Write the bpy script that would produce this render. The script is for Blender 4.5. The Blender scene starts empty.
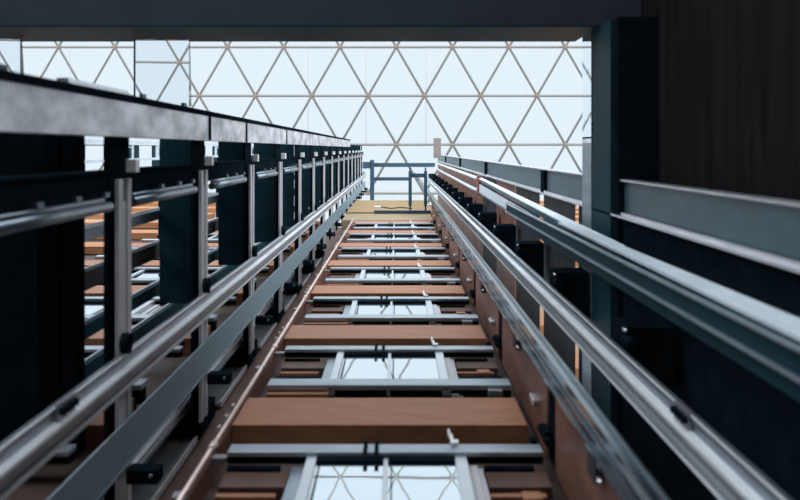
import bpy, bmesh, math, random
from mathutils import Vector, Matrix
random.seed(4)

# ------------------------------------------------------------------ units
H = 4.0                    # floor to floor height, metres
FPX = 950.0                # focal length in pixels of the 800 px frame
SKY_FILL = 3.2
S = H / FPX                # one drawing unit in metres
ZC = 1.2                   # camera height above the pit floor
PIT = -ZC / H              # pit floor in storeys from the camera
scene = bpy.context.scene
COL = scene.collection

def P(a, b, d):
    return Vector((a * S, b * S, ZC + d * H))

# -------------------------------------------------------------- materials
def nodes_of(name):
    m = bpy.data.materials.new(name)
    m.use_nodes = True
    nt = m.node_tree
    return m, nt, nt.nodes['Principled BSDF']

def mat(name, col, rough=0.5, metal=0.0, var=0.0, scale=(3, 3, 3), col2=None, bump=0.0, spec=0.5, rvar=0.0):
    m, nt, b = nodes_of(name)
    b.inputs['Base Color'].default_value = (*col, 1)
    b.inputs['Roughness'].default_value = rough
    b.inputs['Metallic'].default_value = metal
    b.inputs['Specular IOR Level'].default_value = spec
    if var or col2 or bump or rvar:
        tc = nt.nodes.new('ShaderNodeTexCoord')
        mp = nt.nodes.new('ShaderNodeMapping')
        mp.inputs['Scale'].default_value = scale
        nz = nt.nodes.new('ShaderNodeTexNoise')
        nz.inputs['Scale'].default_value = 1.0
        nz.inputs['Detail'].default_value = 6
        nz.inputs['Roughness'].default_value = 0.6
        nt.links.new(tc.outputs['Object'], mp.inputs['Vector'])
        nt.links.new(mp.outputs['Vector'], nz.inputs['Vector'])
        rp = nt.nodes.new('ShaderNodeValToRGB')
        c2 = col2 or tuple(c * (1 - var) for c in col)
        rp.color_ramp.elements[0].position = 0.32
        rp.color_ramp.elements[1].position = 0.68
        rp.color_ramp.elements[0].color = (*c2, 1)
        rp.color_ramp.elements[1].color = (*col, 1)
        nt.links.new(nz.outputs['Fac'], rp.inputs['Fac'])
        nt.links.new(rp.outputs['Color'], b.inputs['Base Color'])
        if rvar:
            mr = nt.nodes.new('ShaderNodeMapRange')
            mr.inputs['To Min'].default_value = max(0.02, rough - rvar)
            mr.inputs['To Max'].default_value = rough + rvar
            nt.links.new(nz.outputs['Fac'], mr.inputs['Value'])
            nt.links.new(mr.outputs['Result'], b.inputs['Roughness'])
        if bump:
            bp = nt.nodes.new('ShaderNodeBump')
            bp.inputs['Strength'].default_value = bump
            bp.inputs['Distance'].default_value = 0.02
            nt.links.new(nz.outputs['Fac'], bp.inputs['Height'])
            nt.links.new(bp.outputs['Normal'], b.inputs['Normal'])
    return m

M = {}
M['galv'] = mat('galvanised steel', (.84, .85, .88), .24, .85, .28, (9, 9, 1.2), rvar=.08)
M['galv_blue'] = mat('blue grey steel', (.42, .49, .56), .36, .8, .35, (8, 8, 1.5))
M['polished'] = mat('polished steel', (.34, .43, .49), .16, .95, .75, (14, 14, .5), rvar=.1)
M['brushed'] = mat('brushed door steel', (.72, .76, .80), .3, .8, .12, (2, 2, 8))
M['strip'] = mat('pale channel steel', (.46, .45, .47), .5, .15, .1, (2, 2, 2))
M['dark'] = mat('black painted steel', (.007, .013, .018), .6, 0, .4, (4, 4, 4), spec=0)
M['teal'] = mat('dark teal painted plate', (.012, .040, .052), .5, 0, .3, (2, 2, 2), spec=.03)
M['char'] = mat('charcoal plate', (.050, .050, .054), .55, 0, .4, (5, 1.5, 2), spec=.06)
M['blue'] = mat('dark blue painted steel', (.016, .05, .085), .45, 0, .25, (3, 3, 3))
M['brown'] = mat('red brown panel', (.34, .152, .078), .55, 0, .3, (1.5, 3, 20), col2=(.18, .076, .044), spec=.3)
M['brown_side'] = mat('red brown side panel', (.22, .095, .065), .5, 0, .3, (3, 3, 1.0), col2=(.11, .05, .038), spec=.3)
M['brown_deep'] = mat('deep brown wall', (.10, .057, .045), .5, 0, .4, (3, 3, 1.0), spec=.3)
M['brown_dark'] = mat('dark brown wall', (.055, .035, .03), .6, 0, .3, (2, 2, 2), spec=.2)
M['ochre'] = mat('ochre concrete', (.27, .18, .085), .7, 0, .25, (2, 2, 5), col2=(.19, .13, .065), spec=.2)
M['beige'] = mat('beige concrete', (.25, .195, .12), .7, 0, .2, (2, 2, 5), spec=.2)
M['orange'] = mat('orange fascia', (.34, .15, .065), .6, 0, .2, (2, 2, 5), spec=.2)
M['conc'] = mat('weathered grey steel', (.86, .85, .88), .40, .75, .5, (2.6, 2.6, 1.2), col2=(.30, .28, .29))
M['plate'] = mat('grey zinc plate', (.30, .31, .33), .4, .6, .4, (4, 4, 3))
M['copper'] = mat('pinkish pipe', (.72, .56, .50), .4, .3, .25, (6, 6, 2))
M['lattice'] = mat('roof tube grey', (.20, .19, .175), .5, 0, .1, (.5, .5, .5))
M['node'] = mat('roof node brown', (.22, .16, .12), .5, .2)
M['red'] = mat('dull red clamp', (.22, .05, .04), .5)
M['white'] = mat('pale bracket', (.75, .74, .73), .45, .2)
M['soffit'] = mat('dark grey soffit', (.050, .060, .075), .7, 0, .2, (1.5, 1.5, 1.5), spec=0)
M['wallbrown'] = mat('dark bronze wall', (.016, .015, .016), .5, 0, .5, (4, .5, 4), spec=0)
M['pale'] = mat('pale painted steel', (.58, .64, .70), .5, .1, .2, (5, 5, 2), spec=.3)
M['tube'] = mat('dull tube steel', (.20, .25, .29), .34, .8, .3, (6, 6, 2))
M['rail_base'] = mat('dull rail flange', (.36, .41, .46), .34, .85, .4, (9, 9, 1.0))
M['web'] = mat('dark blue beam web', (.045, .095, .115), .38, 0, .35, (3, 3, 1.5), spec=.6)
M['sill'] = mat('blue grey sill steel', (.46, .52, .58), .38, .75, .35, (1.2, 6, 6))
M['post'] = mat('brown grey post', (.20, .165, .155), .6)
M['rail_bright'] = mat('highlight rail steel', (.80, .83, .87), .34, .3, .3, (9, 9, .7))  # ridge highlight put into the base colour, brighter than the flange
M['floor'] = mat('dark pit floor', (.05, .055, .06), .8, 0, .3, (.6, .6, .6))

def mirror_glass():
    m, nt, b = nodes_of('coated door glass')
    b.inputs['Base Color'].default_value = (.86, .93, .98, 1)
    b.inputs['Metallic'].default_value = 1.0
    b.inputs['Roughness'].default_value = 0.015
    tc = nt.nodes.new('ShaderNodeTexCoord')
    nz = nt.nodes.new('ShaderNodeTexNoise'); nz.inputs['Scale'].default_value = 2.2; nz.inputs['Detail'].default_value = 1
    bp = nt.nodes.new('ShaderNodeBump'); bp.inputs['Strength'].default_value = .02; bp.inputs['Distance'].default_value = .02
    nt.links.new(tc.outputs['Object'], nz.inputs['Vector'])
    nt.links.new(nz.outputs['Fac'], bp.inputs['Height'])
    nt.links.new(bp.outputs['Normal'], b.inputs['Normal'])
    return m
M['mirror'] = mirror_glass()

def sheet_glass(name, tint, gloss, rough=.03):
    m, nt, b = nodes_of(name)
    nt.nodes.remove(b)
    out = nt.nodes['Material Output']
    tr = nt.nodes.new('ShaderNodeBsdfTransparent'); tr.inputs['Color'].default_value = (*tint, 1)
    gl = nt.nodes.new('ShaderNodeBsdfGlossy'); gl.inputs['Roughness'].default_value = rough
    gl.inputs['Color'].default_value = (.8, .9, .95, 1)
    lw = nt.nodes.new('ShaderNodeLayerWeight'); lw.inputs['Blend'].default_value = gloss
    mx = nt.nodes.new('ShaderNodeMixShader')
    nt.links.new(lw.outputs['Fresnel'], mx.inputs['Fac'])
    nt.links.new(tr.outputs[0], mx.inputs[1]); nt.links.new(gl.outputs[0], mx.inputs[2])
    nt.links.new(mx.outputs[0], out.inputs['Surface'])
    return m
M['roofglass'] = sheet_glass('roof glass', (.985, .99, 1), .03)
M['bandglass'] = sheet_glass('tinted glass band', (.16, .28, .33), .86, .25)
M['bandglass'].node_tree.nodes['Glossy BSDF'].inputs['Color'].default_value = (.42, .50, .55, 1)
def dusty(m, col, fac):
    nt = m.node_tree; out = nt.nodes['Material Output']; old = out.inputs['Surface'].links[0].from_socket
    df = nt.nodes.new('ShaderNodeBsdfDiffuse'); df.inputs['Color'].default_value = (*col, 1)
    mx = nt.nodes.new('ShaderNodeMixShader'); mx.inputs['Fac'].default_value = fac
    nt.links.new(old, mx.inputs[1]); nt.links.new(df.outputs[0], mx.inputs[2]); nt.links.new(mx.outputs[0], out.inputs['Surface'])
dusty(M['bandglass'], (.36, .46, .52), .46)

def wedge_glass():
    m, nt, b = nodes_of('clear screen glass')
    b.inputs['Base Color'].default_value = (.93, .97, 1, 1)
    b.inputs['Roughness'].default_value = .0
    b.inputs['Transmission Weight'].default_value = 1.0
    b.inputs['IOR'].default_value = 1.45
    return m
M['screen'] = wedge_glass()

# ---------------------------------------------------------------- helpers
class MB:
    """collects shapes of one part, in drawing units; build() links ONE mesh object"""
    def __init__(self):
        self.bm = bmesh.new()
    def box(self, a0, a1, b0, b1, d0, d1):
        vs = [self.bm.verts.new(P(a, b, d)) for a in (a0, a1) for b in (b0, b1) for d in (d0, d1)]
        for f in ((0, 1, 3, 2), (4, 6, 7, 5), (0, 4, 5, 1), (2, 3, 7, 6), (0, 2, 6, 4), (1, 5, 7, 3)):
            self.bm.faces.new([vs[i] for i in f])
        return self
    def prism(self, poly0, poly1, d0, d1):
        """loft between two outlines [(a, b), ...] at storeys d0 and d1"""
        n = len(poly0)
        v0 = [self.bm.verts.new(P(a, b, d0)) for a, b in poly0]
        v1 = [self.bm.verts.new(P(a, b, d1)) for a, b in poly1]
        for i in range(n):
            j = (i + 1) % n
            self.bm.faces.new((v0[i], v0[j], v1[j], v1[i]))
        self.bm.faces.new(v0[::-1]); self.bm.faces.new(v1)
        return self
    def tube(self, pts, r, seg=10):
        """round bar through pts [(a, b, d), ...], radius in units"""
        pv = [P(*p) for p in pts]
        rings = []
        for i, p in enumerate(pv):
            t = (pv[min(i + 1, len(pv) - 1)] - pv[max(i - 1, 0)]).normalized()
            up = Vector((0, 1, 0)) if abs(t.y) < .9 else Vector((1, 0, 0))
            x = t.cross(up).normalized(); y = t.cross(x).normalized()
            rings.append([self.bm.verts.new(p + (x * math.cos(k * math.tau / seg) + y * math.sin(k * math.tau / seg)) * r * S) for k in range(seg)])
        for q, w in zip(rings, rings[1:]):
            for k in range(seg):
                self.bm.faces.new((q[k], q[(k + 1) % seg], w[(k + 1) % seg], w[k])).smooth = True
        self.bm.faces.new(rings[0][::-1]); self.bm.faces.new(rings[-1])
        return self
    def build(self, name, m, parent=None, at=None, bevel=0.0):
        bm = self.bm
        bmesh.ops.recalc_face_normals(bm, faces=bm.faces)
        if at is None:
            if parent is not None:
                at = Vector(parent['_at'])
            else:
                c = [v.co for v in bm.verts]
                at = Vector((sum(v.x for v in c) / len(c), sum(v.y for v in c) / len(c), min(v.z for v in c)))
        else:
            at = Vector(at)
        bmesh.ops.translate(bm, verts=bm.verts, vec=-at)
        me = bpy.data.meshes.new(name)
        bm.to_mesh(me); bm.free()
        me.materials.append(M[m])
        o = bpy.data.objects.new(name, me)
        COL.objects.link(o)
        o['_at'] = at
        if parent is None:
            o.location = at
        else:
            o.parent = parent
            o.location = at - Vector(parent['_at'])
        if bevel:
            md = o.modifiers.new('bevel', 'BEVEL'); md.width = bevel * S; md.segments = 2
            md.limit_method = 'ANGLE'
        return o

def tag(o, label, cat, group=None, kind=None):
    o['label'] = label; o['category'] = cat
    if group: o['group'] = group
    if kind: o['kind'] = kind
    return o

def empty(name, a, b, d, label, cat, group=None, kind=None):
    o = bpy.data.objects.new(name, None)
    COL.objects.link(o)
    o.location = P(a, b, d); o['_at'] = P(a, b, d)
    o.empty_display_size = .2
    return tag(o, label, cat, group, kind)

def dup(root, off, label, cat=None, group=None):
    """a copy of a thing with copies of its parts and sub-parts, moved by off (units, units, storeys)"""
    v = Vector((off[0] * S, off[1] * S, off[2] * H))
    kids = {}
    for o in bpy.data.objects:
        if o.parent is not None:
            kids.setdefault(o.parent.name, []).append(o)
    r = root.copy(); COL.objects.link(r)
    r.location = root.location + v
    r['_at'] = Vector(root['_at']) + v
    r['label'] = label
    if cat: r['category'] = cat
    if group: r['group'] = group
    for ch in kids.get(root.name, []):
        c = ch.copy(); COL.objects.link(c); c.parent = r
        for g in kids.get(ch.name, []):
            e = g.copy(); COL.objects.link(e); e.parent = c
    return r

def kid(r, name):
    return next(o for o in bpy.data.objects if o.parent == r and o.name.split('.')[0] == name)

RANK7 = ['lowest', 'second lowest', 'third lowest', 'middle', 'third highest', 'second highest', 'highest']
ORD = ['first', 'second', 'third', 'fourth', 'fifth', 'sixth', 'seventh', 'eighth', 'ninth', 'tenth', 'eleventh', 'twelfth',
       'thirteenth', 'fourteenth', 'fifteenth', 'sixteenth', 'seventeenth', 'eighteenth']

# ------------------------------------------------------- the glazed roof
ROOF = 20.0
STEP = 56.3 * ROOF
ROW = STEP * math.sqrt(3) / 2
A0, B0 = (340 - 397) * ROOF, (47 - 149) * ROOF        # one node of the grid
roof = MB().box(-14 * STEP, 9 * STEP, B0 - 7.5 * ROW, B0 + 3.4 * ROW, ROOF + .1, ROOF + .112).build('ceiling', 'roofglass')
tag(roof, 'glass roof over the shaft on a grid of triangles', 'glass roof', kind='structure')
lat = MB()
r0, r1 = -7, 3
for k in range(r0, r1 + 1):
    lat.tube([(-14 * STEP, B0 + k * ROW, ROOF), (9 * STEP, B0 + k * ROW, ROOF)], 27, 8)
for q in range(-16, 14):
    for sgn in (1, -1):
        a = lambda k: A0 + q * STEP + sgn * k * STEP / 2
        lat.tube([(a(r0), B0 + r0 * ROW, ROOF), (a(r1), B0 + r1 * ROW, ROOF)], 24, 8)
lo = lat.build('lattice', 'lattice', roof)
for k in range(-1, 4):
    for q in range(-9, 8):
        a = A0 + q * STEP + (STEP / 2 if k % 2 else 0); b = B0 + k * ROW
        if not (0 < 397 + a / ROOF < 590): continue
        nd = MB().tube([(a, b, ROOF - .035), (a, b, ROOF + .03)], 46, 10)
        nd.tube([(a, b, ROOF - .055), (a, b, ROOF - .035)], 22, 8)
        nd.build('node', 'node', roof)
for px in (308, 366, 426, 70):
    a = (px - 397) * (ROOF - .3)
    MB().tube([(a, B0 - 20, ROOF - .3), (a, (146 - 149) * ROOF, ROOF - .3)], 3, 6).build('stay_wire', 'lattice', roof)

# ------------------------------------------------------------ pit floor
fl = MB().box(-3400, 1500, -6000, 1100, PIT - .05, PIT).build('floor', 'floor')
tag(fl, 'dark concrete floor of the lift pit', 'floor', kind='structure')

# ------------------------------------------- landing front, main shaft
NF = range(2, 9)
def landing(n, cx, x0, x1):
    """returns the things of one landing at storey n; cx door centre, x0..x1 width of the bay"""
    out = {}
    d = empty('glass_elevator_door', cx, 606, n - .5, '', 'elevator door')
    d['kind'] = 'thing'
    L = lambda a: cx + a
    MB().box(L(-155), L(-135), 597, 618, n - .5, n - .054).build('stile', 'brushed', d, bevel=1.5)
    MB().box(L(132), L(155), 597, 618, n - .5, n - .054).build('stile', 'brushed', d, bevel=1.5)
    MB().box(L(-6), L(3), 599, 618, n - .5, n - .062).build('mullion', 'brushed', d, bevel=1)
    MB().box(L(-135), L(132), 600, 618, n - .073, n - .054).build('top_rail', 'dark', d)
    for e0, e1 in ((-135, -6), (3, 132)):
        p = MB().prism([(L(e0), 611), (L(e1), 611), (L(e1), 616), (L(e0), 616)], [(L(e0), 605), (L(e1), 605), (L(e1), 610), (L(e0), 610)], n - .5, n - .073).build('pane', 'mirror', d)
        MB().box(L(e0 + 5), L(e0 + 8), 604, 607, n - .49, n - .075).build('gasket', 'dark', p)
    for e0, e1, y in ((-183, -157, 615), (157, 176, 612), (176, 186, 618)):
        MB().box(L(e0), L(e1), y, y + 14, n - .5, n - .065).build('jamb', 'galv_blue' if e0 < 0 else 'strip', d, bevel=1.5)
    out['door'] = d
    h = empty('door_header_track', cx, 592, n - .05, '', 'door track')
    MB().box(x0 + 31, x1, 590, 600, n - .052, n).build('rail', 'sill', h, bevel=1.5)
    MB().box(x0 + 31, x1, 600, 616, n - .045, n - .01).build('backing', 'dark', h)
    for e in (-42, -20):
        MB().box(L(e - 4), L(e + 4), 586, 592, n - .066, n + .006).build('hanger', 'dark', h)
    k = MB().box(L(127), L(133), 582, 590, n - .02, n + .05).box(L(133), L(143), 584, 590, n - .01, n + .012)
    k.tube([(L(126), 584, n + .02), (L(126), 575, n + .05)], 2.5, 6)
    k.build('latch', 'white', h)
    MB().box(x1 - 16, x1 - 4, 584, 600, n + .01, n + .035).build('end_bracket', 'dark', h, bevel=2)
    out['header'] = h
    s = empty('door_sill_bar', cx, 592, n - .5, '', 'door sill')
    MB().box(x0 + 37, x1, 590, 604, n - .5, n - .43).build('bar', 'sill', s, bevel=1.5)
    MB().box(x0 + 37, x1, 604, 640, n - .495, n - .45).build('channel', 'dark', s)
    MB().box(x1 - 60, x1 - 24, 597, 612, n - .53, n - .505).build('end_box', 'plate', s, bevel=2)
    MB().box(x0 + 40, x0 + 190, 606, 616, n - .53, n - .505).build('ledge', 'brown', s)
    out['sill'] = s
    f = empty('spandrel_panel', cx, 604, n + .19, '', 'wall panel')
    MB().box(x0, x1, 604, 655, n + .19, n + .43).build('face', 'brown', f, bevel=1.5)
    MB().box(x0 + 4, x1 - 4, 616, 655, n + .43, n + .47).build('top_gap', 'dark', f)
    out['spandrel'] = f
    r = empty('side_shelf', cx, 625, n - .42, '', 'recess shelving')
    for a0, a1 in ((x0 + 32, L(-187)), (L(190), x1)):
        MB().box(a0, a1, 622, 650, n - .16, n - .075).build('dark_channel', 'brown_deep', r, bevel=1)
        MB().box(a0, a1 - 20, 618, 650, n - .065, n - .045).build('brown_shelf', 'dark', r)
        MB().box(a0, a1 - 14, 630, 650, n - .19, n - .17).build('brown_shelf', 'brown', r)
        MB().box(a0, a1, 622, 650, n - .36, n - .26).build('dark_channel', 'dark', r, bevel=1)
    MB().box(x1 - 62, x1 - 28, 618, 626, n - .235, n - .195).build('junction_box', 'brown', r)
    out['shelf'] = r
    return out

proto = landing(2, -20, -362, 286)
LAB = {
    'door': ('two pane mirrored elevator door with steel stiles, {} of the seven', 'glass elevator doors up the shaft'),
    'header': ('steel header track with black hangers above the {} elevator door', 'header tracks above the elevator doors'),
    'sill': ('pale steel sill bar along the foot of the {} elevator door', 'sill bars at the feet of the elevator doors'),
    'spandrel': ('red brown spandrel panel above the {} elevator door', 'brown spandrel panels between the doors'),
    'shelf': ('dark and brown recessed rails flanking the {} elevator door', 'recessed rails beside the elevator doors'),
}
for i, n in enumerate(NF):
    for key, (lb, gr) in LAB.items():
        o = proto[key] if i == 0 else None
        if o is None:
            dup(proto[key], (0, 0, n - 2), lb.format(RANK7[i]), group=gr)
        else:
            o['label'] = lb.format(RANK7[i]); o['group'] = gr
# neighbouring bay glimpsed between the crossbeams on the left, and the ones beyond
LAB2 = {
    'door': ('mirrored elevator door of the neighbouring shaft, {} up, glimpsed past the left frame', 'doors of the neighbouring shaft'),
    'header': ('header track of the neighbouring shaft, {} up, glimpsed past the left frame', 'header tracks of the neighbouring shaft'),
    'sill': ('sill bar of the neighbouring shaft, {} up, glimpsed past the left frame', 'sill bars of the neighbouring shaft'),
    'spandrel': ('brown spandrel of the neighbouring shaft, {} up, glimpsed past the left frame', 'spandrels of the neighbouring shaft'),
}
nproto = landing(2, -1110, -1700, -640)
for key in ('shelf',):
    for ch in [o for o in bpy.data.objects if o.parent == nproto[key]]:
        bpy.data.objects.remove(ch)
    bpy.data.objects.remove(nproto[key])
for i, n in enumerate(NF):
    for key, (lb, gr) in LAB2.items():
        if i == 0:
            nproto[key]['label'] = lb.format(ORD[0]); nproto[key]['group'] = gr
        else:
            dup(nproto[key], (0, 0, n - 2), lb.format(ORD[i]), group=gr)
for i, n in enumerate(range(4, 13)):
    o = MB().box(-3300, -1720, 604, 650, n + .19, n + .48).build('fascia_panel', 'orange')
    tag(o, f'orange fascia band of the far left bay, {ORD[i]} up, glimpsed between dark posts', 'wall panel', 'fascia bands of the far left bay')
for i, n in enumerate(range(3, 18)):
    o = MB().box(690, 2900, 900, 951, n + .1, n + .5).build('fascia_panel', 'orange')
    tag(o, f'orange fascia band behind the right panels, {ORD[i]} up, glimpsed through slits', 'wall panel', 'fascia bands behind the right panels')
# backing walls of the landing front
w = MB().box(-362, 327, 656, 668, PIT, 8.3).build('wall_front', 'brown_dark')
tag(w, 'dark brown recess wall behind the elevator doors', 'wall', kind='structure')
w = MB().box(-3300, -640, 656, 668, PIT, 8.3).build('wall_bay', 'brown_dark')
tag(w, 'dark wall behind the neighbouring landing doors', 'wall', kind='structure')
w = MB().box(690, 2900, 952, 968, PIT, 14).build('wall_lobby', 'beige')
tag(w, 'pale lobby wall behind the right panels', 'wall', kind='structure')
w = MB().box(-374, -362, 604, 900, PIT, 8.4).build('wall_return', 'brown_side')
tag(w, 'brown return wall beside the pink pipe', 'wall', kind='structure')
w = MB().box(345, 656, 905, 920, PIT, 16).build('wall_shaft', 'dark')
tag(w, 'black wall at the back of the right rail bay', 'wall', kind='structure')
w = MB().box(-3300, -725, 900, 916, PIT, 8.3).build('wall_rear', 'dark')
tag(w, 'black wall deep behind the neighbouring shaft', 'wall', kind='structure')
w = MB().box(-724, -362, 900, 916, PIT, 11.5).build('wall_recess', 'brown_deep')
tag(w, 'red brown wall deep behind the left frame', 'wall', kind='structure')
# parapet bands on top
o = empty('parapet_band', 0, 604, 8.3, 'beige concrete band above the highest elevator door', 'parapet')
MB().box(-470, 306, 604, 690, 8.48, 9.35).build('face', 'beige', o)
MB().box(-470, 306, 612, 690, 9.35, 9.49).build('shadow_gap', 'dark', o)
o = empty('parapet_wall', 0, 600, 9.5, 'ochre concrete parapet closing the top of the landing front', 'parapet')
MB().box(-480, 360, 600, 690, 9.5, 11.7).build('face', 'ochre', o)
MB().tube([(-160, 592, 10.2), (-60, 594, 10.0), (40, 592, 10.15), (150, 594, 10.0)], 5, 6).build('cable', 'dark', o)
MB().tube([(-200, 600, 10.3), (-200, 588, 10.3)], 34, 14).build('round_lamp', 'white', o)
MB().tube([(340, 600, 10.6), (340, 586, 10.6)], 20, 12).build('round_lamp', 'white', o)

# ------------------------------------------------ pipe at the bay corner
pp = empty('riser_pipe', -368, 600, PIT, 'slim pinkish riser pipe along the left ends of the brown panels', 'pipe')
MB().tube([(-368, 595, PIT), (-368, 595, 8.6)], 5, 12).build('tube', 'copper', pp)
for n in range(2, 9):
    MB().tube([(-368, 595, n - .02), (-368, 595, n + .02)], 8, 12).build('coupling', 'copper', pp)
    MB().box(-384, -362, 592, 603, n - .30, n - .27).build('clip', 'galv', pp)
    for k in range(3):
        MB().box(-381, -376, 590, 600, n + .12 + .09 * k, n + .14 + .09 * k).build('clip', 'strip', pp)
lp = MB().box(-361, -332, 600, 611, 1.94, 1.965).build('corner_ledge', 'plate')
tag(lp, 'small grey ledge beside the pipe at the lowest door', 'ledge', 'corner ledges beside the pipe')
for i, n in enumerate(range(3, 9)):
    dup(lp, (0, 0, n - 2), f'small grey ledge beside the pipe at the {RANK7[i + 1]} door')

# --------------------------------------------------- left divider frame
def crossbeam(n, plate=True, d0=-.035):
    r = empty('divider_crossbeam', -600, 0, n, '', 'crossbeam')
    e = n + d0
    # pale slotted channel: two lips and a web, forked at the upper end
    ch = MB().box(-588, -580, 64, 812, e, e + .034).box(-588, -580, 64, 812, e + .068, e + .1)
    ch.box(-588, -583, 112, 812, e + .034, e + .068)
    ch.build('channel_strip', 'strip', r)
    MB().box(-612, -601, -60, 812, e + .0, e + .16).build('post', 'dark', r, bevel=1)
    MB().box(-560, -494, 664, 694, e - .02, e + .03).build('bracket_arm', 'dark', r, bevel=2)
    MB().tube([(-508, 674, e - .021), (-508, 674, e - .03)], 4, 8).build('bolt', 'plate', r)
    MB().box(-582, -560, 22, 50, e + .06, e + .09).build('tag_plate', 'white', r, bevel=1)
    MB().tube([(-573, 405, e + .0), (-556, 405, e + .0)], 22, 12).build('rail_clamp', 'dark', r)
    if plate:
        MB().box(-723, -624, -60, 470, e + .08, e + .1).build('plate', 'teal', r)
    else:
        MB().box(-708, -682, -60, 812, e + .03, e + .1).build('rear_post', 'dark', r)
    return r
LBC = 'dark crossbeam with pale slotted strip, {} up the left frame'
GBC = 'crossbeams of the left frame'
c2 = crossbeam(2, False, .085); c2['label'] = LBC.format('lowest'); c2['group'] = GBC
cx = crossbeam(3)
cx['label'] = LBC.format(ORD[1]); cx['group'] = GBC
for i, n in enumerate(range(4, 18)):
    dup(cx, (0, 0, n - 3), LBC.format(ORD[i + 2]), group=GBC)
# charcoal plates further up sit closer to the post
# short tubes between the crossbeams
tb = empty('rail_tube', -588, 118, 2.2, '', 'tube')
MB().tube([(-588, 118, 2.22), (-588, 118, 2.9)], 11, 12).build('bar', 'tube', tb)
MB().tube([(-588, 103, 2.22), (-588, 103, 2.86)], 5, 8).build('upper_bar', 'tube', tb)
for k in (.3, .5, .68):
    MB().box(-592, -584, 88, 98, 2.2 + k - .015, 2.2 + k + .015).build('stud', 'tube', tb)
tb['label'] = 'short steel tube with studs, first above the lowest crossbeam'; tb['group'] = 'short tubes between the left crossbeams'
t1 = dup(tb, (0, 0, -.86), 'nearest short steel tube, cut by the left edge')
for i, n in enumerate(range(3, 17)):
    dup(tb, (0, 0, n - 2.05), f'short steel tube with studs, {ORD[i + 1]} above the lowest crossbeam')
o = empty('runner_beam', -610, 70, PIT, 'black runner beam behind the short tubes of the left frame', 'beam')
MB().box(-640, -604, 51, 96, PIT, 18).build('web', 'dark', o)
MB().box(-646, -600, 45, 51, PIT, 18).build('flange', 'dark', o)
MB().box(-646, -600, 96, 102, PIT, 18).build('flange', 'dark', o)
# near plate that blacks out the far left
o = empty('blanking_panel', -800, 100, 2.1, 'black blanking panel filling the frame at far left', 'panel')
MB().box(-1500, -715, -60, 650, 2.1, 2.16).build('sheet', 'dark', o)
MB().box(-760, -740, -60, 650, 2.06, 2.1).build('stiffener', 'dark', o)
# rails of the neighbouring shaft seen through the frame
def bar(name, mt, x0, x1, y0, y1, d0, d1, label, cat, group=None):
    o = empty(name, (x0 + x1) / 2, (y0 + y1) / 2, d0, label, cat, group)
    MB().box(x0, x1, y0, y1, d0, d1).build('web', mt, o, bevel=1)
    MB().box(x0 - 6, x0, y0 - 4, y0 + 8, d0, d1).build('lip', 'galv_blue', o)
    return o
bar('cable_tray', 'char', -745, -735, 290, 335, 2.2, 17, 'charcoal cable tray running up behind the left frame', 'cable tray')
bar('rear_guide_rail', 'teal', -745, -735, 415, 450, 2.2, 17, 'dark rail behind the left frame, just under the cable tray', 'rail', 'rear rails of the neighbouring shaft')
bar('rear_guide_rail', 'teal', -745, -735, 510, 550, 2.2, 17, 'dark rail behind the left frame, lower of the two', 'rail', 'rear rails of the neighbouring shaft')
bar('rear_guide_rail', 'galv_blue', -735, -725, 185, 215, 2.2, 17, 'pale rail behind the left frame, above the cable tray', 'rail', 'rear rails of the neighbouring shaft')
ff = empty('far_frame', -1480, 0, 3, 'far steel frame of the neighbouring shaft, glimpsed under the edge beam', 'frame')
MB().box(-1490, -1480, -48, -22, 2.2, 17).build('top_rail', 'pale', ff)
MB().box(-1490, -1480, 52, 68, 2.2, 17).build('lower_rail', 'pale', ff)
for n in range(3, 14):
    MB().box(-1496, -1490, -22, 150, n + .1, n + .78).build('plate', 'teal', ff)
    MB().box(-1500, -1484, 68, 596, n + .28, n + .42).build('upright', 'dark', ff)
    MB().box(-1490, -1484, -22, 52, n + .16, n + .24).box(-1490, -1484, -22, 52, n + .6, n + .64).box(-1490, -1484, -14, -6, n + .24, n + .6).build('window_frame', 'pale', ff)

# ------------------------------------------------------- left edge beam
b = empty('edge_beam', -590, -60, PIT, 'weathered grey steel edge beam running up the left side', 'beam')
js = [PIT, 3.08, 3.84, 5.25, 7.4, 9.5, 12.5]
for i, (e0, e1) in enumerate(zip(js, js[1:])):
    MB().box(-600, -584, -103, -25, e0 + .003, e1 - .003).build('segment', 'conc', b, bevel=2)
MB().box(-612, -580, -117, -103, PIT, 12.5).build('top_flange', 'dark', b)
MB().box(-598, -590, -103, -25, PIT, 12.5).build('core', 'dark', b)
for jd in js[1:4]:
    MB().box(-586, -581, -101, -27, jd + .02, jd + .05).build('splice', 'dark', b)
o = empty('ledge_tray', -640, -130, 1.8, 'pale metal tray lying on the left edge beam', 'tray')
MB().box(-640, -616, -128, -113, 1.88, 2.32).build('pan', 'galv', o, bevel=1)
MB().box(-640, -618, -134, -128, 1.88, 2.3).build('lip', 'galv', o)
o = MB().box(-650, -613, -124, -111, 1.66, 1.86).build('ledge_block', 'char', bevel=2)
tag(o, 'dark block at the near end of the pale tray', 'block')
for i, (px, y0, y1) in enumerate(((2, 64, 77), (143, 94, 101), (184, 103, 110))):
    d_ = -596 / (px - 397)
    o = MB().box((px - 398.5) * d_, (px - 395.5) * d_, (y0 - 149) * d_, -108, d_ - .02, d_ + .02).build('stub_post', 'blue', bevel=1)
    tag(o, ['small blue stub post at the near end of the edge beam', 'small blue stub post under the clear screen, nearer one', 'small blue stub post under the clear screen, farther one'][i], 'post', 'stub posts on the left edge beam')
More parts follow.
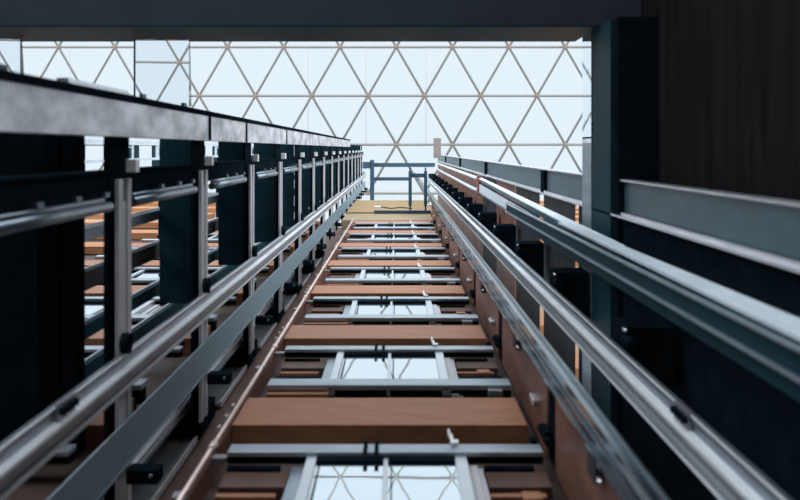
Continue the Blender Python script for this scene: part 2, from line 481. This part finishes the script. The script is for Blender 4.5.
# clear screens standing on the edge beam: slightly wedged so the roof grid shows shifted behind them
def screen(px0, px1, py0, py1, d, label):
    a0, a1, b0, b1 = [(v - c) * d for v, c in ((px0, 397), (px1, 397), (py0, 149), (py1, 149))]
    t = .01
    m = MB()
    z = [(a0, b0, d), (a1, b0, d), (a1, b1, d), (a0, b1, d)]
    top = [(a0, b0, d + t), (a1, b0, d + t * 2.0), (a1, b1, d + t * 4.2), (a0, b1, d + t * 3.2)]
    v0 = [m.bm.verts.new(P(*p)) for p in z]; v1 = [m.bm.verts.new(P(*p)) for p in top]
    for i in range(4):
        j = (i + 1) % 4
        m.bm.faces.new((v0[i], v0[j], v1[j], v1[i]))
    m.bm.faces.new(v0[::-1]); m.bm.faces.new(v1)
    r = empty('clear_screen', (a0 + a1) / 2, b1, d, label, 'glass screen', 'clear screens above the left edge beam')
    m.build('pane', 'screen', r)
    MB().box(a0 - 2, a0, b0, b1, d - .004, d + .02).build('edge_trim', 'blue', r)
screen(134.5, 189, 39.2, 106, 3.45, 'clear glass screen between two blue stub posts on the edge beam')
screen(-14, 20, 39.2, 82, 3.45, 'clear glass screen at the near end of the edge beam')

# ----------------------------------------------------------- left rails
def guide_rail(name, x, dirx, y0, y1, ym, label, mt, top):
    r = empty(name, x, ym, PIT, label, 'guide rail')
    f0, f1 = sorted((x, x - dirx * 10))
    MB().box(f0, f1, y0, y1, PIT, top).build('flange', 'rail_base', r, bevel=1.5)
    t = (y1 - y0)
    b0, b1 = sorted((x, x + dirx * t * .42))
    tip = x + dirx * .18 * t
    pr = [(x, ym - .16 * t), (tip, ym - .125 * t), (tip, ym + .125 * t), (x, ym + .16 * t)]
    MB().prism(pr, pr, PIT, top).build('blade', 'rail_bright', r, bevel=1)
    MB().box(*sorted((tip, tip + dirx * .8)), ym - .05 * t, ym + .09 * t, PIT, top).build('running_face', 'plate', r)
    MB().box(*sorted((x, x + dirx * 3)), y1 - .10 * t, y1, PIT, top).build('edge_lip', 'rail_bright', r, bevel=1)
    MB().box(*sorted((x, x + dirx * 3)), y0, y0 + .05 * t, PIT, top).build('edge_lip', 'rail_bright', r, bevel=1)
    return r
ra = guide_rail('guide_rail', -569, 1, 428, 506, 466, 'bright T section guide rail running up the left frame', 'galv', 18)
def fishplate(r, x, dirx, y, d):
    fp = MB().box(*sorted((x, x + dirx * 5)), y - 18, y + 18, d, d + .09).build('fishplate', 'plate', r)
    for k in range(4):
        MB().tube([(x + dirx * 4, y - 5, d + .012 + .022 * k), (x + dirx * 14, y - 5, d + .012 + .022 * k)], 7, 8).build('bolt', 'dark', fp)
fishplate(ra, -568, 1, 444, 1.66)
o = empty('glass_band', -570, 610, PIT, 'blue tinted glass strip below the bright left guide rail', 'glass strip')
MB().box(-572, -568, 572, 664, PIT, 18).build('pane', 'bandglass', o)
MB().box(-574, -566, 664, 668, PIT, 18).build('edge_trim', 'galv_blue', o)
rc = empty('buffer_rail', -612, 735, PIT, 'narrow steel rail behind the left posts, under the glass strip', 'rail')
MB().box(-630, -628, 722, 782, PIT, 16).build('flange', 'galv', rc)
MB().box(-640, -628, 742, 752, PIT, 16).box(-628, -615, 742, 750, PIT, 16).build('blade', 'galv', rc)
MB().box(-628, -622, 770, 778, PIT, 16).build('lip', 'galv_blue', rc)
# zinc plates between the floors at the back of the left frame
zp = empty('zinc_plate', -680, 885, 3.0, '', 'plate')
MB().box(-860, -612, 880, 890, 2.45, 3.04).build('sheet', 'plate', zp)
MB().box(-612, -606, 872, 890, 2.45, 3.04).build('edge', 'strip', zp)
MB().box(-900, -600, 816, 880, 3.05, 3.3).build('beam_casing', 'dark', zp)
zp['label'] = 'grey zinc plate at the back of the left frame, lowest one'; zp['group'] = 'zinc plates behind the left frame'
for i, n in enumerate(range(4, 9)):
    dup(zp, (0, 0, n - 3), f'grey zinc plate at the back of the left frame, {ORD[i + 1]} up')

# ---------------------------------------------------------- right side
# brown side panels closing the landing recess
sp = empty('cladding_sheet', 312, 550, 2.07, '', 'side panel')
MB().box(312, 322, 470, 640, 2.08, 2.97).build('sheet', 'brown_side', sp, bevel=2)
MB().box(316, 326, 455, 640, 1.98, 2.08).build('joint_post', 'dark', sp)
MB().box(296, 312, 546, 560, 2.17, 2.24).build('clip', 'galv', sp, bevel=2)
MB().box(300, 312, 575, 600, 2.03, 2.1).tube([(304, 590, 2.0), (304, 590, 2.12)], 8, 8).build('latch_block', 'dark', sp)
GSP = 'brown side panels beside the elevator doors'
sp['label'] = 'red brown side panel between right rail and wall, lowest full one'; sp['group'] = GSP
dup(sp, (0, 0, -1), 'red brown side panel between right rail and wall, cut by the bottom edge', group=GSP)
for i, n in enumerate(range(3, 9)):
    dup(sp, (0, 0, n - 2), f'red brown side panel beside the {RANK7[i + 1]} elevator door', group=GSP)
w = MB().box(327, 345, 470, 668, PIT, 8.4).build('wall_side', 'dark')
tag(w, 'black backing wall behind the brown side panels', 'wall', kind='structure')
# inner right rail, polished, with ridges and floor brackets
r2 = empty('polished_guide_rail', 300, 425, PIT, 'dark polished guide rail with ridges beside the brown side panels', 'guide rail')
MB().box(300, 304, 388, 464, PIT, 16.8).build('flange', 'polished', r2, bevel=1)
MB().prism([(300, 398), (290, 400), (290, 411), (300, 416)], [(300, 398), (290, 400), (290, 411), (300, 416)], PIT, 16.8).build('blade', 'polished', r2, bevel=1)
MB().box(292, 300, 430, 436, PIT, 16.8).build('ridge', 'polished', r2, bevel=1)
MB().box(295, 300, 444, 447, PIT, 16.8).build('ridge', 'polished', r2)
MB().box(297, 300, 420, 423, PIT, 16.8).build('ridge', 'galv', r2)
MB().box(294, 300, 457, 464, PIT, 16.8).build('lip', 'polished', r2, bevel=1)
bk = empty('rail_bracket', 310, 470, 1.9, '', 'bracket')
MB().box(296, 311, 466, 505, 1.5, 1.56).build('arm', 'char', bk, bevel=3)
MB().tube([(300, 470, 1.49), (300, 470, 1.47)], 4, 10).build('bolt', 'galv', bk)
MB().tube([(300, 492, 1.49), (300, 492, 1.47)], 4, 10).build('bolt', 'galv', bk)
GBK = 'brackets of the polished right rail'
bk['label'] = 'charcoal bracket with bolts under the polished right rail, lowest'; bk['group'] = GBK
for i, n in enumerate(range(3, 12)):
    dup(bk, (0, 0, n - 2), f'charcoal bracket with bolts under the polished right rail, {ORD[i + 1]} up', group=GBK)
# outer right rail and its black brackets
r1 = guide_rail('guide_rail', 502, -1, 452, 545, 494, 'bright T section guide rail running up the right side', 'galv', 17.8)
fishplate(r1, 501, -1, 468, 1.70)
bb = empty('bracket_box', 570, 430, 2.26, '', 'bracket')
MB().box(518, 626, 403, 560, 2.26, 2.4).build('body', 'dark', bb, bevel=.6)
MB().tube([(520, 432, 2.2), (520, 432, 2.3)], 13, 10).build('knob', 'dark', bb)
MB().tube([(514, 408, 2.24), (514, 408, 2.27)], 4, 8).build('bolt', 'galv', bb)
GBB = 'black brackets behind the right guide rail'
bb['label'] = 'black bracket box behind the right guide rail, lowest'; bb['group'] = GBB
for i, n in enumerate(range(3, 17)):
    dup(bb, (0, 0, n - 2), f'black bracket box behind the right guide rail, {ORD[i + 1]} up', group=GBB)
# right panel wall with narrow slits
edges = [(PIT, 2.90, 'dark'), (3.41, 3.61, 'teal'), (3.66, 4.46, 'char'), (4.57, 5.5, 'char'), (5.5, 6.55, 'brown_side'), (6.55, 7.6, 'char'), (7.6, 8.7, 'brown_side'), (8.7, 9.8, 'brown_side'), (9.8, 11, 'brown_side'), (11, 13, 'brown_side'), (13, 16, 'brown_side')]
for i, (e0, e1, mt) in enumerate(edges):
    p = MB().box(650, 653, 198, 900, e0, e1 - .03).build('wall_panel', mt, bevel=1)
    tag(p, 'black wall panel in front of the pillar at lower right' if i == 0 else f'tall {dict(char="charcoal", teal="dark teal").get(mt, "brown")} wall panel behind the right guide rail, {ORD[i - 1]} up from the pillar', 'wall panel', 'wall panels on the right side')
# I beam on the right
ib = empty('side_beam', 655, 140, PIT, 'blue grey I beam with stiffeners running up the right side', 'beam')
MB().box(660, 672, 94, 190, PIT, 16.2).build('web', 'web', ib)
MB().box(645, 684, 88, 94, PIT, 16.2).build('flange', 'galv', ib, bevel=1)
MB().box(632, 684, 190, 197, PIT, 16.2).build('flange', 'galv', ib, bevel=1)
MB().box(646, 652, 182, 190, PIT, 16.2).build('lip', 'galv', ib)
for jd in (4.4, 7.3, 10.3, 13.4):
    MB().box(646, 662, 94, 190, jd, jd + .1).build('stiffener', 'dark', ib)
# handrail channel in front of the I beam
hr = empty('channel_rail', 560, 250, PIT, 'blue grey channel rail crossing in front of the dark pillar', 'rail')
MB().prism([(500, 240), (585, 240), (585, 246), (500, 246)], [(530, 240), (556, 240), (556, 246), (530, 246)], PIT, 3.3).build('top_plate', 'pale', hr)
MB().box(503, 509, 246, 284, PIT, 4.6).build('web', 'teal', hr)
MB().box(495, 503, 246, 252, PIT, 4.6).build('ridge', 'galv_blue', hr, bevel=1)
MB().box(495, 509, 284, 290, PIT, 4.6).build('lower_lip', 'galv_blue', hr, bevel=1)
MB().box(509, 540, 284, 320, PIT, 4.0).build('soffit', 'teal', hr)
c = empty('sloping_tube', 580, 215, 3.0, 'pale tube from the red clamp up to the far post, upper of two', 'tube', 'pale tubes at the red clamp')
MB().tube([(580, 208, 14.3), (580, 212, 7.16)], 13, 12).build('bar', 'pale', c)
c = empty('sloping_tube', 580, 290, 3.0, 'pale tube bending down to the red clamp, lower of two', 'tube', 'pale tubes at the red clamp')
MB().tube([(580, 290, 14.4), (580, 298, 9.0), (582, 302, 8.0), (582, 300, 7.4), (582, 296, 7.16)], 13, 12).build('bar', 'pale', c)
c = empty('angle_strut', 580, 240, 3.0, 'steel strut from the red clamp down to the pillar, upper', 'strut', 'struts below the red clamp')
MB().prism([(585, 255), (560, 262), (560, 285), (585, 278)], [(585, 205), (572, 209), (572, 224), (585, 222)], 2.6, 6.98).build('web', 'web', c)
MB().prism([(592, 250), (560, 257), (560, 263), (592, 256)], [(592, 200), (572, 205), (572, 209), (592, 205)], 2.6, 6.98).build('flange', 'pale', c)
c = empty('tapered_plate', 580, 280, 3.0, 'pale tapered plate spreading from the red clamp', 'plate')
MB().prism([(560, 300), (590, 300), (590, 326), (560, 326)], [(575, 245), (580, 245), (580, 305), (575, 305)], 3.0, 6.98).build('sheet', 'pale', c)
MB().prism([(556, 322), (590, 322), (590, 334), (556, 334)], [(573, 300), (580, 300), (580, 309), (573, 309)], 3.0, 6.98).build('lip', 'galv_blue', c)
o = empty('rail_clamp', 580, 250, 7.0, 'dull red clamp joining the pale tubes', 'clamp')
MB().box(568, 594, 188, 250, 7.0, 7.14).build('upper_jaw', 'red', o, bevel=3)
MB().box(568, 594, 262, 322, 7.0, 7.14).build('lower_jaw', 'red', o, bevel=3)
MB().box(578, 588, 240, 270, 7.02, 7.1).build('pin', 'dark', o)

# dark pillar and top beam around the opening
pl = empty('wall_pillar', 660, 0, 2.95, 'dark teal steel pillar at the right edge of the opening', 'pillar')
MB().box(632, 640, -384, 900, 2.96, 3.24).build('face_plate', 'teal', pl)
MB().box(640, 760, -384, 900, 2.90, 3.24).build('core', 'dark', pl)
MB().box(630, 634, -384, -20, 3.245, 3.40).build('glass_edge', 'mirror', pl)
MB().box(630, 638, -20, 900, 3.245, 3.40).build('steel_edge', 'galv_blue', pl)
for k in (-12, 8):
    MB().tube([(632, -70 + k, 3.24), (632, -70 + k, 3.23)], 4, 8).build('bolt', 'dark', pl)
tbm = empty('header_beam', -400, -600, 3.1, 'dark grey beam across the top of the opening', 'beam')
MB().box(-3200, 760, -1600, -386, 3.12, 3.2).build('soffit', 'soffit', tbm)  # extended far back out of view to shade the lower shaft
MB().box(-3200, 630, -386, -380, 3.115, 3.54).build('face', 'teal', tbm)
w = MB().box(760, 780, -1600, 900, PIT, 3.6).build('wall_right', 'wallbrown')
tag(w, 'dark bronze wall at the right', 'wall', kind='structure')
w = MB().box(-3400, -3380, -1500, 700, PIT, 6).build('blocking_wall_left', 'dark')  # added out of view to keep light off the left side
tag(w, 'unseen dark wall added far to the left to keep light out', 'wall', kind='structure')

# ------------------------------------------------- frame above the front
TF = 18.3
def px(x0, x1, y0, y1, d, th, name, mt, parent):
    MB().box((x0 - 397) * d, (x1 - 397) * d, (y0 - 149) * d, (y1 - 149) * d, d, d + th).build(name, mt, parent, bevel=3)
f = empty('head_frame', 0, 500, TF, 'dark blue steel frame spanning the top of the shaft', 'frame')
for x0, x1, y0, y1 in ((361, 435, 163, 167), (374, 409, 177.4, 180.6)):
    px(x0, x1, y0, y1, TF, .2, 'crossbar', 'blue', f)
for x0, x1, y0, y1 in ((370, 374, 160, 206), (366, 373, 202, 204)):
    px(x0, x1, y0, y1, TF - .22, .2, 'upright', 'blue', f)
for x0, x1, y0, y1 in ((361, 371, 162, 168.5),):
    px(x0, x1, y0, y1, TF - .22, .2, 'cross_tie', 'blue', f)
f = empty('parapet_guard', 190, 400, 9.2, 'pair of dark blue uprights in front of the ochre parapet', 'guard')
for x0, x1 in ((408.6, 411.8), (424.2, 427.2)):
    u0, u1 = (x0 - 397) * 9.2, (x1 - 397) * 9.2; m_ = (u0 + u1) / 2; k_ = (u1 - u0) / 4
    MB().box(u0, u1, 22 * 9.2, 57 * 9.2, 9.2, 9.3).box(m_ - k_, m_ + k_, 18.5 * 9.2, 63 * 9.2, 9.22, 9.28).build('upright', 'blue', f, bevel=3)
px(374, 431, 210.5, 213.2, 9.3, .06, 'crossbar', 'blue', f)
px(411.8, 424.2, 173.5, 177.5, 9.22, .06, 'cross_tie', 'blue', f)
o = MB().box(37 * 12, 44 * 12, -11 * 12, 9 * 12, 12, 12.2).build('end_post', 'post', bevel=2)
tag(o, 'brownish grey post standing at the far end of the right I beam', 'post')

for o in bpy.data.objects:
    if '_at' in o: del o['_at']

# ------------------------------------------------------------ daylight
wd = bpy.data.worlds.new('sky'); scene.world = wd; wd.use_nodes = True
bg = wd.node_tree.nodes['Background']
bg.inputs['Color'].default_value = (.80, .905, .975, 1)
nt = wd.node_tree
# even sky plus an out-of-view lobe, added on the open side to light the shaft
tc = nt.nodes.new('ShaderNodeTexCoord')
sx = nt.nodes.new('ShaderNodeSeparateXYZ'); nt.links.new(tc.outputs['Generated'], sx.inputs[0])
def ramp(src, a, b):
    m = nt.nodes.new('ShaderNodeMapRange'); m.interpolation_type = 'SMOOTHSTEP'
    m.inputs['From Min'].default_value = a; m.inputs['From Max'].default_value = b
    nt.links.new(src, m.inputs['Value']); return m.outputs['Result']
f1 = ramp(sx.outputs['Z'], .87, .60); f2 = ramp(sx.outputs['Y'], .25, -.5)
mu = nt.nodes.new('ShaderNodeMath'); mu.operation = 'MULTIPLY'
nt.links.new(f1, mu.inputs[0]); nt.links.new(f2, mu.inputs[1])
ms = nt.nodes.new('ShaderNodeMath'); ms.operation = 'MULTIPLY'; ms.inputs[1].default_value = SKY_FILL
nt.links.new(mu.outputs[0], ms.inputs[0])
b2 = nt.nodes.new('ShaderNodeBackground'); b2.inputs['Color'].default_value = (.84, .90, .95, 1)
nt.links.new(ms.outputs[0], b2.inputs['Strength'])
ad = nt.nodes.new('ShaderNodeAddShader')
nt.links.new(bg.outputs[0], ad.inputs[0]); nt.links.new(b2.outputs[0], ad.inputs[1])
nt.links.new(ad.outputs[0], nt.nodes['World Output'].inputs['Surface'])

# -------------------------------------------------------------- camera
cd = bpy.data.cameras.new('camera'); cam = bpy.data.objects.new('camera', cd); COL.objects.link(cam)
cam.location = (0, 0, ZC); cam.rotation_euler = (math.pi, 0, 0)
cd.sensor_width = 36; cd.sensor_fit = 'HORIZONTAL'; cd.lens = 36 * FPX / 800
cd.shift_x = (400 - 397) / 800; cd.shift_y = -(250 - 149) / 800
cd.clip_start = .05; cd.clip_end = 1000
cd.dof.use_dof = True; cd.dof.focus_distance = 30; cd.dof.aperture_fstop = 1.25
scene.camera = cam

scene.view_settings.view_transform = 'Standard'
scene.view_settings.look = 'None'
scene.view_settings.exposure = 0
scene.view_settings.gamma = 1
scene.view_settings.use_curve_mapping = False
scene.cycles.max_bounces = 8
scene.cycles.transparent_max_bounces = 16
scene.cycles.use_denoising = True
